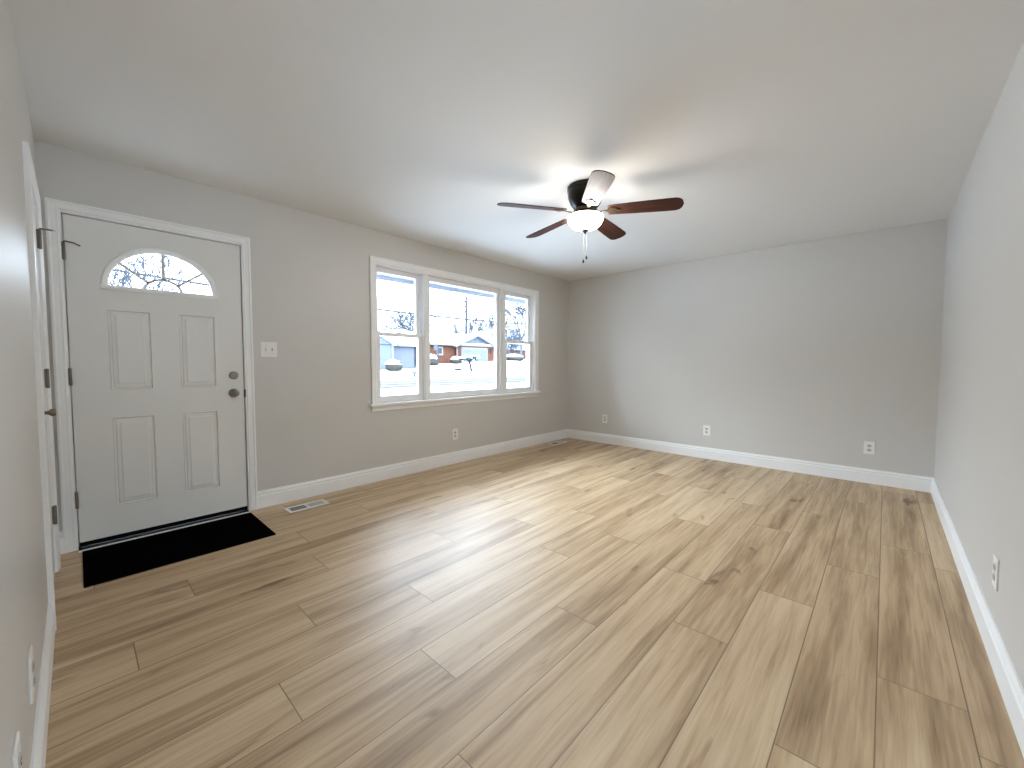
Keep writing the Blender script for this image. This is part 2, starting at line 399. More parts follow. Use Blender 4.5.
bmesh.ops.remove_doubles(b, verts=b.verts, dist=1e-5)
obj('door_slab', b, M['door'], d1)
# half-round light: trim ring, glass, sunburst grille
b = B()
TP = [(-0.008, 0.012), (-0.008, 0.0), (0.004, -0.009), (0.020, -0.010), (0.028, -0.003), (0.028, 0.0)]     # outward offset, depth
path = [(cx+math.cos(PI*i/N)*ga, cz+math.sin(PI*i/N)*gb, math.cos(PI*i/N), math.sin(PI*i/N)) for i in range(N+1)]
rings = []
for x, z, nx, nz in path: rings.append([b.verts.new((x+nx*u, SY+t, z+nz*u)) for u, t in TP])
for a, c in zip(rings, rings[1:]):
    for i in range(len(TP)-1): b.faces.new((a[i], a[i+1], c[i+1], c[i]))
box(b, cx-ga-0.028, cx+ga+0.028, SY-0.010, SY+0.012, cz-0.022, cz+0.008, 0.003)
lite = obj('half_round_frame', b, M['trim'], d1, 0.6)
b = B(); f = b.faces.new([b.verts.new((x, SY+0.020, z)) for x, z in arc]); obj('glass_pane', b, M['glass'], lite)
b = B()
def sq_bar(b, pts, hw=0.008, y0=SY+0.008, y1=SY+0.019):
    for (xa, za), (xb, zb) in zip(pts, pts[1:]):
        dx, dz = xb-xa, zb-za; L = math.hypot(dx, dz); nx, nz = -dz/L*hw, dx/L*hw
        prism(b, [(xa+nx, za+nz), (xb+nx, zb+nz), (xb-nx, zb-nz), (xa-nx, za-nz)], lambda x, z: (x, y0, z), lambda x, z: (x, y1, z))
ha, hb = 0.098, 0.080
sq_bar(b, [(cx+ha*math.cos(PI*i/16), cz+hb*math.sin(PI*i/16)) for i in range(17)])
for a in (38, 90, 142):
    ca, sa = math.cos(math.radians(a)), math.sin(math.radians(a))
    sq_bar(b, [(cx+ha*ca, cz+hb*sa), (cx+ga*ca, cz+gb*sa)])
obj('sunburst_grille', b, mat('backlit_grey_grille', (0.55, 0.54, 0.56), 0.4), lite)  # white grille greyed in its base colour to show it backlit
# sweep, threshold
b = B(); box(b, SX0, SX1, SY+0.002, SY+0.042, 0.012, SZ0+0.001); obj('door_sweep', b, M['black_rubber'], d1)
b = B(); prism(b, [(YW-0.064, 0.0), (YW-0.061, 0.004), (YW-0.036, 0.005), (YW-0.034, 0.0)], lambda y, z: (-0.024, y, z), lambda y, z: (0.896, y, z))
obj('threshold', b, M['trim'], d1)
b = B(); box(b, -0.024, 0.896, YW-0.034, YW+0.12, 0.0, 0.003); obj('threshold_rubber', b, M['black_rubber'], d1)
# hardware
def hinge(x, y, z, parent, stop=None, leaf=None):
    b = B(); lathe(b, [(0.0, 0.054), (0.005, 0.053), (0.007, 0.050), (0.007, -0.050), (0.005, -0.053), (0, -0.054)], 12, Matrix.Translation((x, y, z)))
    for k in (-0.03, -0.01, 0.01, 0.03): lathe(b, [(0.0078, k-0.001), (0.0078, k+0.001)], 12, Matrix.Translation((x, y, z)))
    if leaf: box(b, *leaf)
    h = obj('hinge', b, M['hinge'], parent, 0.6)
    if stop:
        b = B(); tube(b, [(x, y, z+0.054)] + stop, [0.0045]*len([x]+stop), 8); s = obj('hinge_pin_stop', b, M['hinge'], h, 0.6)
    return h
for z in (1.845, 1.085, 0.315):
    h = hinge(-0.0215, YW-0.010, z, d1, [(-0.016, YW-0.022, z+0.058), (0.020, YW-0.026, z+0.054), (0.048, YW-0.012, z+0.043)] if z > 1.5 else None,
              (-0.030, -0.0215, YW-0.011, YW-0.007, z-0.05, z+0.05))
Mx = lambda x, z: Matrix.Translation((x, SY, z)) @ Matrix.Rotation(PI/2, 4, 'X')       # local +Z points into the room
b = B(); lathe(b, [(0.0, 0), (0.033, 0), (0.033, 0.004), (0.028, 0.009), (0.014, 0.011), (0.011, 0.020), (0.013, 0.028), (0.024, 0.034), (0.0275, 0.044), (0.026, 0.054), (0.018, 0.061), (0.0, 0.063)], 28, Mx(0.822, 0.941))
kn = obj('door_knob', b, M['nickel'], d1, 0.7)
b = B(); lathe(b, [(0.0, 0.0), (0.009, 0.0), (0.009, 0.003), (0, 0.003)], 16, Mx(0.822, 0.941) @ Matrix.Translation((0, 0, 0.0625))); obj('knob_button', b, M['hinge'], kn)
b = B(); lathe(b, [(0.0, 0), (0.031, 0), (0.031, 0.006), (0.026, 0.013), (0.018, 0.015), (0, 0.015)], 28, Mx(0.826, 1.077))
db = obj('deadbolt', b, M['nickel'], d1, 0.7)
b = B(); box(b, 0.826-0.019, 0.826+0.019, SY-0.030, SY-0.013, 1.077-0.0055, 1.077+0.0055, 0.003); obj('thumb_turn', b, M['nickel'], db)
b = B(); box(b, 0.8955, 0.8995, YW-0.0095, YW+0.03, 0.905, 0.965); obj('strike_plate', b, M['slot'], d1)

# ------------------------------------------------------------------ closet door in the left wall
d2 = thing('door_2', (XL, (LY0+LY1)/2, 0), 'white closet door on the left wall seen almost edge-on, with three hinges and a knob', 'door', kind='structure')
b = casing(B(), 2.620, 3.427, 0.0, 2.075, lambda u, z, t: (XL+t, u, z)); obj('door_casing', b, M['trim'], d2)
b = B(); box(b, XL-0.115, XL, LY0, LY0+0.012, 0, LZ1); box(b, XL-0.115, XL, LY1-0.012, LY1, 0, LZ1); box(b, XL-0.115, XL, LY0+0.012, LY1-0.012, LZ1-0.012, LZ1); obj('door_jamb', b, M['trim'], d2)
b = B(); box(b, XL-0.036, XL-0.001, LY0+0.015, LY1-0.015, 0.012, LZ1-0.015, 0.002); obj('door_slab', b, M['door'], d2)
for z in (1.835, 1.085, 0.325):
    hinge(XL+0.011, LY1-0.012, z, d2, [(XL+0.03, LY1-0.018, z+0.056), (XL+0.062, LY1-0.03, z+0.052)] if z > 1.5 else None,
          (XL-0.001, XL+0.011, LY1-0.0145, LY1-0.0115, z-0.05, z+0.05))
b = B(); lathe(b, [(0, 0), (0.006, 0), (0.009, 0.003), (0.009, 0.012), (0.005, 0.015), (0, 0.015)], 12, Matrix.Translation((XL+0.058, LY1-0.03, 1.889)) @ Matrix.Rotation(PI/2, 4, 'Y')); obj('rubber_bumper', b, M['white_rubber'], d2, 0.7)
b = B(); lathe(b, [(0.0, 0), (0.026, 0), (0.026, 0.003), (0.020, 0.006), (0.008, 0.008), (0.0075, 0.022), (0.010, 0.028), (0.016, 0.033), (0.0175, 0.042), (0.014, 0.049), (0.0, 0.051)], 24, Matrix.Translation((XL, LY0+0.075, 0.947)) @ Matrix.Rotation(PI/2, 4, 'Y'))
obj('door_knob', b, M['nickel'], d2, 0.7)

# ------------------------------------------------------------------ front window: two double-hung units beside a fixed centre pane
w1 = thing('window_1', (3.235, YW, WZ0), 'wide white three-part window looking out on the snowy street', 'window', kind='structure')
b = casing(B(), 1.953, 4.517, 0.775, 2.203, lambda u, z, t: (u, YW-t, z)); obj('window_casing', b, M['trim'], w1)
b = B(); box(b, 1.925, 4.545, YW-0.045, YW+0.05, 0.752, 0.775, 0.004); obj('window_stool', b, M['trim'], w1)
b = B(); box(b, 1.953, 4.517, YW-0.014, YW, 0.700, 0.752, 0.003); obj('window_apron', b, M['trim'], w1)
GY = YW+0.060
b = B()
box(b, WX0, WX0+0.012, YW, YW+WT, WZ0-0.03, WZ1); box(b, WX1-0.012, WX1, YW, YW+WT, WZ0-0.03, WZ1)
box(b, WX0, WX1, YW, YW+WT, WZ1-0.012, WZ1); box(b, WX0, WX1, YW+0.05, YW+WT+0.03, WZ0-0.03, WZ0)
obj('window_frame', b, M['vinyl'], w1)
for xa, xb in ((2.580, 2.645), (3.775, 3.862)):
    b = B(); box(b, xa, xb, YW+0.012, YW+0.14, WZ0, WZ1-0.012, 0.003); box(b, (xa+xb)/2-0.022, (xa+xb)/2+0.022, YW, YW+0.012, WZ0, WZ1-0.012, 0.003)
    obj('mullion', b, M['vinyl'], w1)
def sash(x0, x1, z0, z1, yf, yb, st, rb, rtp):
    b = B()
    box(b, x0, x0+st, yf, yb, z0, z1, 0.003); box(b, x1-st, x1, yf, yb, z0, z1, 0.003)
    box(b, x0+st-0.003, x1-st+0.003, yf, yb, z0, z0+rb, 0.003); box(b, x0+st-0.003, x1-st+0.003, yf, yb, z1-rtp, z1, 0.003)
    s = obj('sash', b, M['vinyl'], w1)
    b = B(); ym = (yf+yb)/2; box(b, x0+st-0.002, x1-st+0.002, ym-0.002, ym+0.002, z0+rb-0.002, z1-rtp+0.002); obj('glass_pane', b, M['glass'], s)
    return s
for x0, x1 in ((2.026, 2.578), (3.866, 4.444)):
    sash(x0+0.004, x1-0.004, 1.445, WZ1-0.013, YW+0.078, YW+0.112, 0.046, 0.040, 0.050)
    s = sash(x0, x1, WZ0+0.001, 1.484, YW+0.040, YW+0.075, 0.050, 0.066, 0.036)
    xm = (x0+x1)/2
    b = B(); box(b, xm-0.030, xm+0.030, YW+0.045, YW+0.070, 1.484, 1.490, 0.002); lathe(b, [(0.012, 0), (0.012, 0.008), (0, 0.010)], 14, Matrix.Translation((xm, YW+0.057, 1.490))); box(b, xm-0.004, xm+0.026, YW+0.046, YW+0.056, 1.491, 1.498, 0.002)
    obj('sash_lock', b, M['vinyl'], s)
s = sash(2.648, 3.772, WZ0+0.001, WZ1-0.013, YW+0.050, YW+0.095, 0.040, 0.070, 0.055)

# ------------------------------------------------------------------ unseen window added behind the camera to bring in fill light
w2 = thing('added_fill_window', (1.5, -4.06, 0.4), 'added unseen white sliding window in the rear wall, for fill light', 'window', kind='structure')
b = B()
for a in ((0.5, 0.56, 0.4, 1.8), (2.44, 2.5, 0.4, 1.8), (0.56, 2.44, 1.74, 1.8), (0.56, 2.44, 0.4, 0.46), (1.47, 1.53, 0.46, 1.74)): box(b, a[0], a[1], -4.10, -4.02, a[2], a[3])
obj('window_frame', b, M['vinyl'], w2)
for a in ((0.56, 1.47), (1.53, 2.44)):
    b = B(); box(b, a[0], a[1], -4.062, -4.058, 0.46, 1.74); obj('glass_pane', b, M['glass'], w2)

# ------------------------------------------------------------------ outlets and switch (local frame: wall plane y=0, room towards -y)
def plate_bm(wd, ht):
    b = B(); box(b, -wd/2, wd/2, -0.006, 0, -ht/2, ht/2, 0.0025); return b
def outlet_parts(root):
    obj('cover_plate', plate_bm(0.082, 0.126), M['plate'], root, world=False)
    for s in (-1, 1):
        b = B(); z = s*0.0205
        prism(b, [(0.0165*math.cos(a)*1.0, z+max(-0.0135, min(0.0135, 0.0175*math.sin(a)))) for a in [2*PI*i/24 for i in range(24)]], lambda x, zz: (x, -0.0058, zz), lambda x, zz: (x, -0.0085, zz))
        f = obj('socket', b, M['toggle'], root, world=False)
        b = B(); box(b, -0.0075, -0.0050, -0.0090, -0.0080, z-0.003, z+0.006); box(b, 0.0050, 0.0075, -0.0090, -0.0080, z-0.002, z+0.005)
        lathe(b, [(0.0028, -0.0005), (0.0028, 0.0005)], 10, Matrix.Translation((0, -0.0087, z-0.008)) @ Matrix.Rotation(PI/2, 4, 'X'))
        obj('slots', b, M['slot'], f, world=False)
    b = B(); lathe(b, [(0.003, 0), (0.003, 0.001), (0, 0.0015)], 10, Matrix.Translation((0, -0.006, 0)) @ Matrix.Rotation(PI/2, 4, 'X')); obj('screw', b, M['toggle'], root, world=False)
def copy_tree(o, parent=None):
    c = o.copy(); C.objects.link(c)
    if parent: c.parent = parent
    for ch in list(o.children): copy_tree(ch, c)
    return c
spots = [((2.992, YW, 0.345), 0, 'white wall outlet low on the window wall below the window'),
         ((XF, 3.012, 0.362), -PI/2, 'white wall outlet on the far wall nearest the window corner'),
         ((XF, 1.597, 0.350), -PI/2, 'white wall outlet at the middle of the far wall'),
         ((XF, 0.089, 0.350), -PI/2, 'white wall outlet on the far wall nearest the right wall'),
         ((2.49, YR, 0.335), PI, 'white wall outlet low on the right-hand wall'),
         ((XL, 1.690, 0.318), PI/2, 'white wall outlet on the left wall, the farther of two seen edge-on'),
         ((XL, 1.300, 0.318), PI/2, 'white wall outlet on the left wall at the bottom left corner of the photo')]
first = None
for loc, rz, lab in spots:
    if first is None:
        first = thing('wall_outlet', (0, 0, 0)); outlet_parts(first); q = first
    else: q = copy_tree(first)
    q.location = loc; q.rotation_euler = (0, 0, rz)
    tag(q, lab, 'outlet', 'wall outlets around the room')
sw = thing('light_switch', (1.071, YW, 1.281), 'white double toggle switch plate on the wall right of the front door', 'light switch')
obj('cover_plate', plate_bm(0.118, 0.120), M['plate'], sw, world=False)
for s in (-1, 1):
    x = s*0.023
    b = B(); box(b, x-0.0055, x+0.0055, -0.0068, -0.0055, -0.013, 0.013); f = obj('toggle_slot', b, M['toggle'], sw, world=False)
    b = B(); prism(b, [(-0.006, -0.005), (-0.006, 0.006), (-0.019, 0.003*s+0.006), (-0.019, 0.003*s-0.001)], lambda y, z: (x-0.004, y, z), lambda y, z: (x+0.004, y, z)); obj('toggle', b, M['plate'] if s < 0 else M['toggle'], f, world=False)
    for z in (-0.03, 0.03):
        b = B(); lathe(b, [(0.003, 0), (0.003, 0.001), (0, 0.0015)], 10, Matrix.Translation((x, -0.006, z)) @ Matrix.Rotation(PI/2, 4, 'X')); obj('screw', b, M['toggle'], sw, world=False)

# ------------------------------------------------------------------ floor mat and floor registers
b = B(); box(b, -0.010, 0.892, 3.016, 3.602, 0.0, 0.008, 0.003)
tag(obj('door_mat', b, M['mat_black'], None), 'black rectangular door mat on the floor in front of the white door', 'door mat')
def register(x0, x1, ya, yb, label, angs):
    t = thing('floor_register', ((x0+x1)/2, (ya+yb)/2, 0), label, 'floor vent', 'white floor registers along the window wall')
    b = B(); m_ = 0.022
    for a in ((x0, x1, ya, ya+m_), (x0, x1, yb-m_, yb), (x0, x0+m_, ya+m_, yb-m_), (x1-m_, x1, ya+m_, yb-m_), ((x0+x1)/2-0.008, (x0+x1)/2+0.008, ya+m_, yb-m_)):
        box(b, a[0], a[1], a[2], a[3], 0.0005, 0.006, 0.0015)
    obj('frame', b, M['plate'], t)
    b = B(); box(b, x0+0.01, x1-0.01, ya+0.01, yb-0.01, 0.0004, 0.0012); obj('dark_duct_sheet', b, M['duct'], t)  # dark sheet under the louvers, standing in for shade inside the duct
    for xa, xb, ang in ((x0+m_, (x0+x1)/2-0.008, angs[0]), ((x0+x1)/2+0.008, x1-m_, angs[1])):
        b = B(); n_ = 9
        for i in range(n_):
            x = xa + (xb-xa)*(i+0.5)/n_
            dx, dz = 0.0065*math.cos(ang), 0.0022
            quad(b, ((x-dx, ya+m_, 0.0035-dz*math.copysign(1, ang)), (x+dx, ya+m_, 0.0035+dz*math.copysign(1, ang)), (x+dx, yb-m_, 0.0035+dz*math.copysign(1, ang)), (x-dx, yb-m_, 0.0035-dz*math.copysign(1, ang))))
        obj('louvers', b, M['toggle'], t)
register(1.100, 1.405, 3.372, 3.512, 'white floor register on the planks just right of the door mat', (-0.75, 0.5))
register(4.660, 4.970, 3.455, 3.600, 'white floor register on the planks in the far corner beyond the window', (-0.5, 0.3))

# ------------------------------------------------------------------ ceiling fan
FC = Vector((2.583, 1.658, 0))
fan = thing('ceiling_fan', (FC.x, FC.y, H), 'flush-mounted ceiling fan with five dark cherry blades and a lit glass bowl', 'ceiling fan')
TF = Matrix.Translation(FC)
b = B(); lathe(b, [(0, H), (0.128, H), (0.134, H-0.006), (0.134, H-0.030), (0.130, H-0.036), (0.131, H-0.045), (0.126, H-0.078), (0.112, H-0.115), (0.092, H-0.145), (0.080, H-0.158), (0, H-0.158)], 48, TF); obj('motor_housing', b, M['bronze'], fan, 0.5)
b = B(); lathe(b, [(0, H-0.158), (0.080, H-0.158), (0.086, H-0.164), (0.086, H-0.182), (0.070, H-0.190), (0, H-0.190)], 40, TF); obj('flywheel', b, M['bracket'], fan, 0.5)
b = B(); lathe(b, [(0, H-0.188), (0.050, H-0.188), (0.052, H-0.198), (0.085, H-0.203), (0.122, H-0.205), (0.124, H-0.212), (0, H-0.212)], 40, TF); obj('light_fitter', b, M['bracket'], fan, 0.5)
ZB = H-0.2125
b = B(); lathe(b, [(0.114, ZB), (0.123, ZB-0.004), (0.128, ZB-0.012), (0.129, ZB-0.022), (0.124, ZB-0.032), (0.120, ZB-0.040), (0.114, ZB-0.052), (0.100, ZB-0.068), (0.078, ZB-0.082), (0.052, ZB-0.091), (0.025, ZB-0.095), (0, ZB-0.096)], 48, TF, cap=False)
obj('light_bowl', b, M['bowl'], fan, 3.2)
zf = ZB-0.095
b = B(); lathe(b, [(0, zf+0.002), (0.026, zf), (0.027, zf-0.006), (0.018, zf-0.012), (0.010, zf-0.016), (0.008, zf-0.024), (0.004, zf-0.028), (0, zf-0.029)], 24, TF); obj('finial', b, M['bronze'], fan, 0.7)
for s, zb in ((-1, 1.935), (1, 1.962)):
    px, py = FC.x - s*0.011*math.sin(YAW)*-1, FC.y - s*0.011*math.cos(YAW)
    b = B(); tube(b, [(FC.x+s*0.006*math.sin(YAW), FC.y-s*0.006*math.cos(YAW), zf-0.015), (px, py, zf-0.05), (px, py, zb)], 0.0009, 6)
    ch = obj('pull_chain', b, M['chain'], fan)
    b = B(); lathe(b, [(0, zb+0.008), (0.003, zb+0.006), (0.0055, zb-0.006), (0.007, zb-0.014), (0.005, zb-0.020), (0, zb-0.022)], 14, Matrix.Translation((px, py, 0))); obj('chain_pull', b, M['bronze'], ch, 0.9)
ZBL = H-0.180
blade_mesh = iron_mesh = None
TH = math.radians(13)
for i in range(5):
    az = math.radians(6 + 72*i)
    if blade_mesh is None:
        # outline of the blade in its own plane
        pts = []
        r0, r1, w0, w1_ = 0.175, 0.665, 0.056, 0.071
        def hw(t): return w0 + (w1_-w0)*(1-(1-t)**1.5)
        rc = 0.055
        top = [(r0+(r1-rc-r0)*k/10, hw(k/10)) for k in range(11)]
        tip = [(r1-rc+rc*math.sin(a), w1_-rc+rc*math.cos(a)) for a in [PI/2*k/6 for k in range(1, 7)]]
        tip2 = [(x, -y) for x, y in reversed(tip)]
        tip_mid = [(r1+0.004, 0.0)]
        pts = top + tip + tip_mid + tip2 + [(x, -y) for x, y in reversed(top)] + [(r0-0.012, -0.04), (r0-0.015, 0.0), (r0-0.012, 0.04)]
        b = B(); prism(b, pts, lambda x, y: (x, y, 0.0), lambda x, y: (x, y, 0.006))
        bl = obj('blade', b, M['blade'], fan, world=False); blade_mesh = bl.data
        # blade iron: curved arm from the flywheel to a three-lobed plate under the blade
        b = B()
        prism(b, [(0.080, 0.013), (0.120, 0.010), (0.165, 0.012), (0.185, 0.036), (0.215, 0.038), (0.222, 0.022), (0.245, 0.012), (0.252, 0), (0.245, -0.012), (0.222, -0.022), (0.215, -0.038), (0.185, -0.036), (0.165, -0.012), (0.120, -0.010), (0.080, -0.013)],
              lambda x, y: (x, y, -0.001-0.008*max(0, (0.165-x)/0.085)), lambda x, y: (x, y, -0.006-0.010*max(0, (0.165-x)/0.085)))
        for x, y in ((0.200, 0.024), (0.200, -0.024), (0.235, 0)): lathe(b, [(0.005, 0), (0.005, -0.002), (0, -0.003)], 10, Matrix.Translation((x, y, -0.006)))
        ir = obj('blade_iron', b, M['bracket'], fan, world=False); iron_mesh = ir.data
    else:
        bl = bpy.data.objects.new('blade', blade_mesh); C.objects.link(bl); bl.parent = fan
        ir = bpy.data.objects.new('blade_iron', iron_mesh); C.objects.link(ir); ir.parent = fan
    for q in (bl, ir):
        q.location = (0, 0, ZBL-H); q.rotation_mode = 'XYZ'
        q.rotation_euler = (Matrix.Rotation(az, 4, 'Z') @ Matrix.Rotation(math.radians(1.8), 4, 'Y') @ Matrix.Rotation(-TH, 4, 'X')).to_euler()

# ------------------------------------------------------------------ outside: snowy street
def ground_z(x, y):
    if y < 3.8: return -0.45
    if y < 18: return -0.45 + 0.37*(y-3.8)/14.2
    if y < 25: return -0.08 + 0.08*(y-18)/7
    rise = 1.29 + 0.045*max(-14, min(6, x-36))
    if y < 42: return rise*(y-25)/17
    return rise + 0.03*(y-42)
b = B()
gx = [-60+5*i for i in range(0, 45)]; gy = [-40, -20, -4.2, 3.80, 6, 9, 12, 15, 17.7, 17.9, 18, 25, 25.2, 27, 29, 31, 33, 35, 37, 39, 42, 46, 55, 70, 100, 160]
V = [[b.verts.new((x, y, ground_z(x, y) + (random.uniform(0, 0.05) if y not in (18, 25) and y > 4 else 0) - (0.14 if 18 <= y <= 25 else 0))) for x in gx] for y in gy]
for j in range(len(gy)-1):
    for i in range(len(gx)-1): b.faces.new((V[j][i], V[j][i+1], V[j+1][i+1], V[j+1][i]))
struct('snow_ground', b, M['snow'])
b = B()
for i in range(len(gx)-1): quad(b, ((gx[i], 17.95, -0.085), (gx[i+1], 17.95, -0.085), (gx[i+1], 25.05, 0.005), (gx[i], 25.05, 0.005)))
struct('street', b, M['road'])
b = B()
for yy in (19.4, 21.3, 23.0):
    n_ = 60
    for i in range(n_):
        x = -20 + 110*i/n_
        quad(b, ((x, yy+random.uniform(-.1, .1), -0.07+(yy-18)*0.0128), (x+110/n_, yy, -0.07+(yy-18)*0.0128), (x+110/n_, yy+0.55, -0.063+(yy-18)*0.0128), (x, yy+0.5+random.uniform(-.15, .15), -0.063+(yy-18)*0.0128)))
tag(obj('slush_ridges', b, M['slush']), 'grey slush streaks lying along the street', 'slush', kind='stuff')
b = B(); quad(b, [(x, y, ground_z(x, y)+0.06) for x, y in ((37.6, 36.6), (38.3, 36.6), (39.9, 31.2), (39.0, 31.2))]); struct('driveway', b, M['road'])
# own eave above the window
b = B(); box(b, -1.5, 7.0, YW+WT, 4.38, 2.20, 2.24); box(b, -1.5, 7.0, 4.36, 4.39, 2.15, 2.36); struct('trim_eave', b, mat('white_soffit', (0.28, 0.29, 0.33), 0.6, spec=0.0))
b = B(); prism(b, [(4.39, 2.18), (4.48, 2.18), (4.50, 2.29), (4.49, 2.29), (4.475, 2.19), (4.39, 2.19)], lambda y, z: (-1.5, y, z), lambda y, z: (7.0, y, z)); struct('trim_gutter', b, mat('grey_gutter', (0.05, 0.055, 0.065), 0.5))

# brick house with the garage gable
HY = 42.0; HZ = 1.25
bh = thing('brick_house', (36, HY, HZ), 'orange brick house with snowy roof and garage gable across the street', 'house')
b = B(); box(b, 27.5, 34.5, HY+0.3, HY+9, HZ-0.6, HZ+2.42); box(b, 34.5, 41.6, HY, HY+9, HZ-0.6, HZ+2.42); obj('brick_wall', b, M['brick'], bh)
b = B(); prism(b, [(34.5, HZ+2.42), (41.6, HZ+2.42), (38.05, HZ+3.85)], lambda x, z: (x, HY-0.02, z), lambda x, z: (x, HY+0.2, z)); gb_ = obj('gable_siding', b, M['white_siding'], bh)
b = B(); prism(b, [(37.8, HZ+2.75), (38.3, HZ+2.75), (38.3, HZ+3.35), (37.8, HZ+3.35)], lambda x, z: (x, HY-0.06, z), lambda x, z: (x, HY, z)); obj('gable_vent', b, M['grey_siding'], gb_)
b = B()
for sgn in (-1, 1):
    xe = 38.05+sgn*4.0
    prism(b, [(38.05, HZ+4.10), (xe, HZ+2.50), (xe, HZ+2.22), (38.05, HZ+3.85)], lambda x, z: (x, HY-0.5, z), lambda x, z: (x, HY+5, z))
prism(b, [(HY-0.2, HZ+2.42), (HY-0.2, HZ+2.68), (HY+4.6, HZ+4.20), (HY+9.4, HZ+2.68), (HY+9.4, HZ+2.42)], lambda y, z: (27.0, y, z), lambda y, z: (42.2, y, z))
obj('snowy_roof', b, M['snow'], bh)
b = B()
for sgn in (-1, 1):
    xe = 38.05+sgn*4.0
    prism(b, [(38.05, HZ+3.86), (xe, HZ+2.24), (xe, HZ+2.06), (38.05, HZ+3.68)], lambda x, z: (x, HY-0.53, z), lambda x, z: (x, HY-0.44, z))
obj('rake_board', b, M['grey_siding'], bh)
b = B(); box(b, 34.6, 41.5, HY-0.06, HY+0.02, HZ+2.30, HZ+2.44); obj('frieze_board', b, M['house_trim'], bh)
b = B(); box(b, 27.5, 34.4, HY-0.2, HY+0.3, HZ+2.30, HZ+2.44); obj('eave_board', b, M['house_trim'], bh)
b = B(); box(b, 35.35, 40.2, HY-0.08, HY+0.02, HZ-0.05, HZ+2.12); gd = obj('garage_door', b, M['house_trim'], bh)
b = B()
for k in range(4):
    for q in range(4): box(b, 35.50+q*1.15, 36.58+q*1.15, HY-0.11, HY-0.07, HZ+0.02+k*0.5, HZ+0.48+k*0.5, 0.03)
obj('garage_panels', b, M['garage'], gd)
b = B(); box(b, 31.5, 32.5, HY+0.22, HY+0.30, HZ+0.98, HZ+2.12); wn = obj('window_trim', b, M['house_trim'], bh)
b = B(); box(b, 31.72, 32.28, HY+0.19, HY+0.24, HZ+1.2, HZ+1.9); obj('window_pane', b, M['dark_pane'], wn)
b = B(); tube(b, [(34.55, HY-0.12, HZ+2.35), (34.55, HY-0.1, HZ+2.2), (34.55, HY-0.1, HZ+0.1)], 0.07, 8); obj('downspout', b, M['house_trim'], bh)
b = B(); box(b, 40.75, 41.0, HY-0.2, HY-0.02, HZ+1.55, HZ+1.95, 0.03); obj('wall_lantern', b, M['pole'], bh)

# grey house on the left
GYH, GZ = 38.0, 0.62
gh = thing('grey_house', (22.5, GYH, GZ), 'pale grey sided house with snowy roof seen through the left window sash', 'house')
b = B(); box(b, 14, 25.5, GYH, GYH+8, GZ-0.5, GZ+2.55); obj('siding_wall', b, M['grey_siding'], gh)
b = B()
for k in range(8): box(b, 22.6, 25.4, GYH-0.03, GYH, GZ+0.1+k*0.30, GZ+0.12+k*0.30)
obj('siding_laps', b, M['white_siding'], gh)
b = B(); prism(b, [(GYH-0.4, GZ+2.42), (GYH-0.4, GZ+2.95), (GYH+4, GZ+3.95), (GYH+8.4, GZ+2.7), (GYH+8.4, GZ+2.42)], lambda y, z: (13.5, y, z), lambda y, z: (25.9, y, z)); obj('snowy_roof', b, M['snow'], gh)
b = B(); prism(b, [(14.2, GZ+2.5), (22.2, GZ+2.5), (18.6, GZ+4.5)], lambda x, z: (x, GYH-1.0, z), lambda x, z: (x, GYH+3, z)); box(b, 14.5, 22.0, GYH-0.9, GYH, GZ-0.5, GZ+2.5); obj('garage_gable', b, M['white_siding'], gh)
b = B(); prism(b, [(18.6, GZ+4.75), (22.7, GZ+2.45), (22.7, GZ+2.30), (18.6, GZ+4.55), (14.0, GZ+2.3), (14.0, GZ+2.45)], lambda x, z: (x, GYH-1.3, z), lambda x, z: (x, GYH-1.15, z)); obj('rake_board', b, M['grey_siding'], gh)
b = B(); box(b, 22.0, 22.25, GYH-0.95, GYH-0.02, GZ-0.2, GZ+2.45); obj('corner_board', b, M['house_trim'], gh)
b = B(); tube(b, [(25.4, GYH-0.12, GZ+2.4), (25.4, GYH-0.08, GZ+0.1)], 0.08, 8); obj('downspout', b, M['pole'], gh)

# far brick house on the right
rh = thing('far_brick_house', (78, 68, 2.2), 'distant reddish house with snowy roof behind trees in the right window sash', 'house')
zr = ground_z(78, 68)-0.3
b = B(); box(b, 68, 90, 68, 76, zr-0.5, zr+2.6); obj('brick_wall', b, M['brick'], rh)
b = B(); prism(b, [(67.4, zr+2.6), (67.4, zr+2.85), (72, zr+5.2), (76.6, zr+2.85), (76.6, zr+2.6)], lambda y, z: (67, y, z), lambda y, z: (91, y, z)); obj('snowy_roof', b, M['snow'], rh)
for x in (71, 75, 80, 85):
    b = B(); box(b, x, x+1.4, 67.9, 68.05, zr+0.9, zr+2.2); obj('window_pane', b, M['dark_pane'], rh)

# bare trees
def grow(b, p, d, L, r, depth, spread, kids, up_bias, rng, rmin=0.0, wob=0.18, taper=0.62):
    n_ = 3; pts = [p]; q = p.copy(); dd = d.copy()
    for i in range(n_):
        dd = (dd + Vector((rng.gauss(0, wob), rng.gauss(0, wob), rng.gauss(0, wob)+up_bias))).normalized()
        q = q + dd*L/n_; pts.append(q.copy())
    tube(b, pts, [max(rmin, r*(1-(1-taper)*i/n_)) for i in range(n_+1)], 5 if depth > 2 else 4)
    if depth <= 0: return
    for k in range(kids):
        t = rng.uniform(0.35, 1.0) if k else 1.0
        i = min(n_-1, int(t*n_)); base = pts[i].lerp(pts[i+1], t*n_-i) if t < 1 else pts[-1]
        a = dd.orthogonal().normalized(); a.rotate(Matrix.Rotation(rng.uniform(0, 2*PI), 3, dd))
        nd = (dd + a*spread*rng.uniform(0.6, 1.3)).normalized()
        grow(b, base, nd, L*rng.uniform(0.6, 0.82), r*taper*rng.uniform(0.7, 0.95), depth-1, spread, kids, up_bias, rng, rmin, wob, taper)
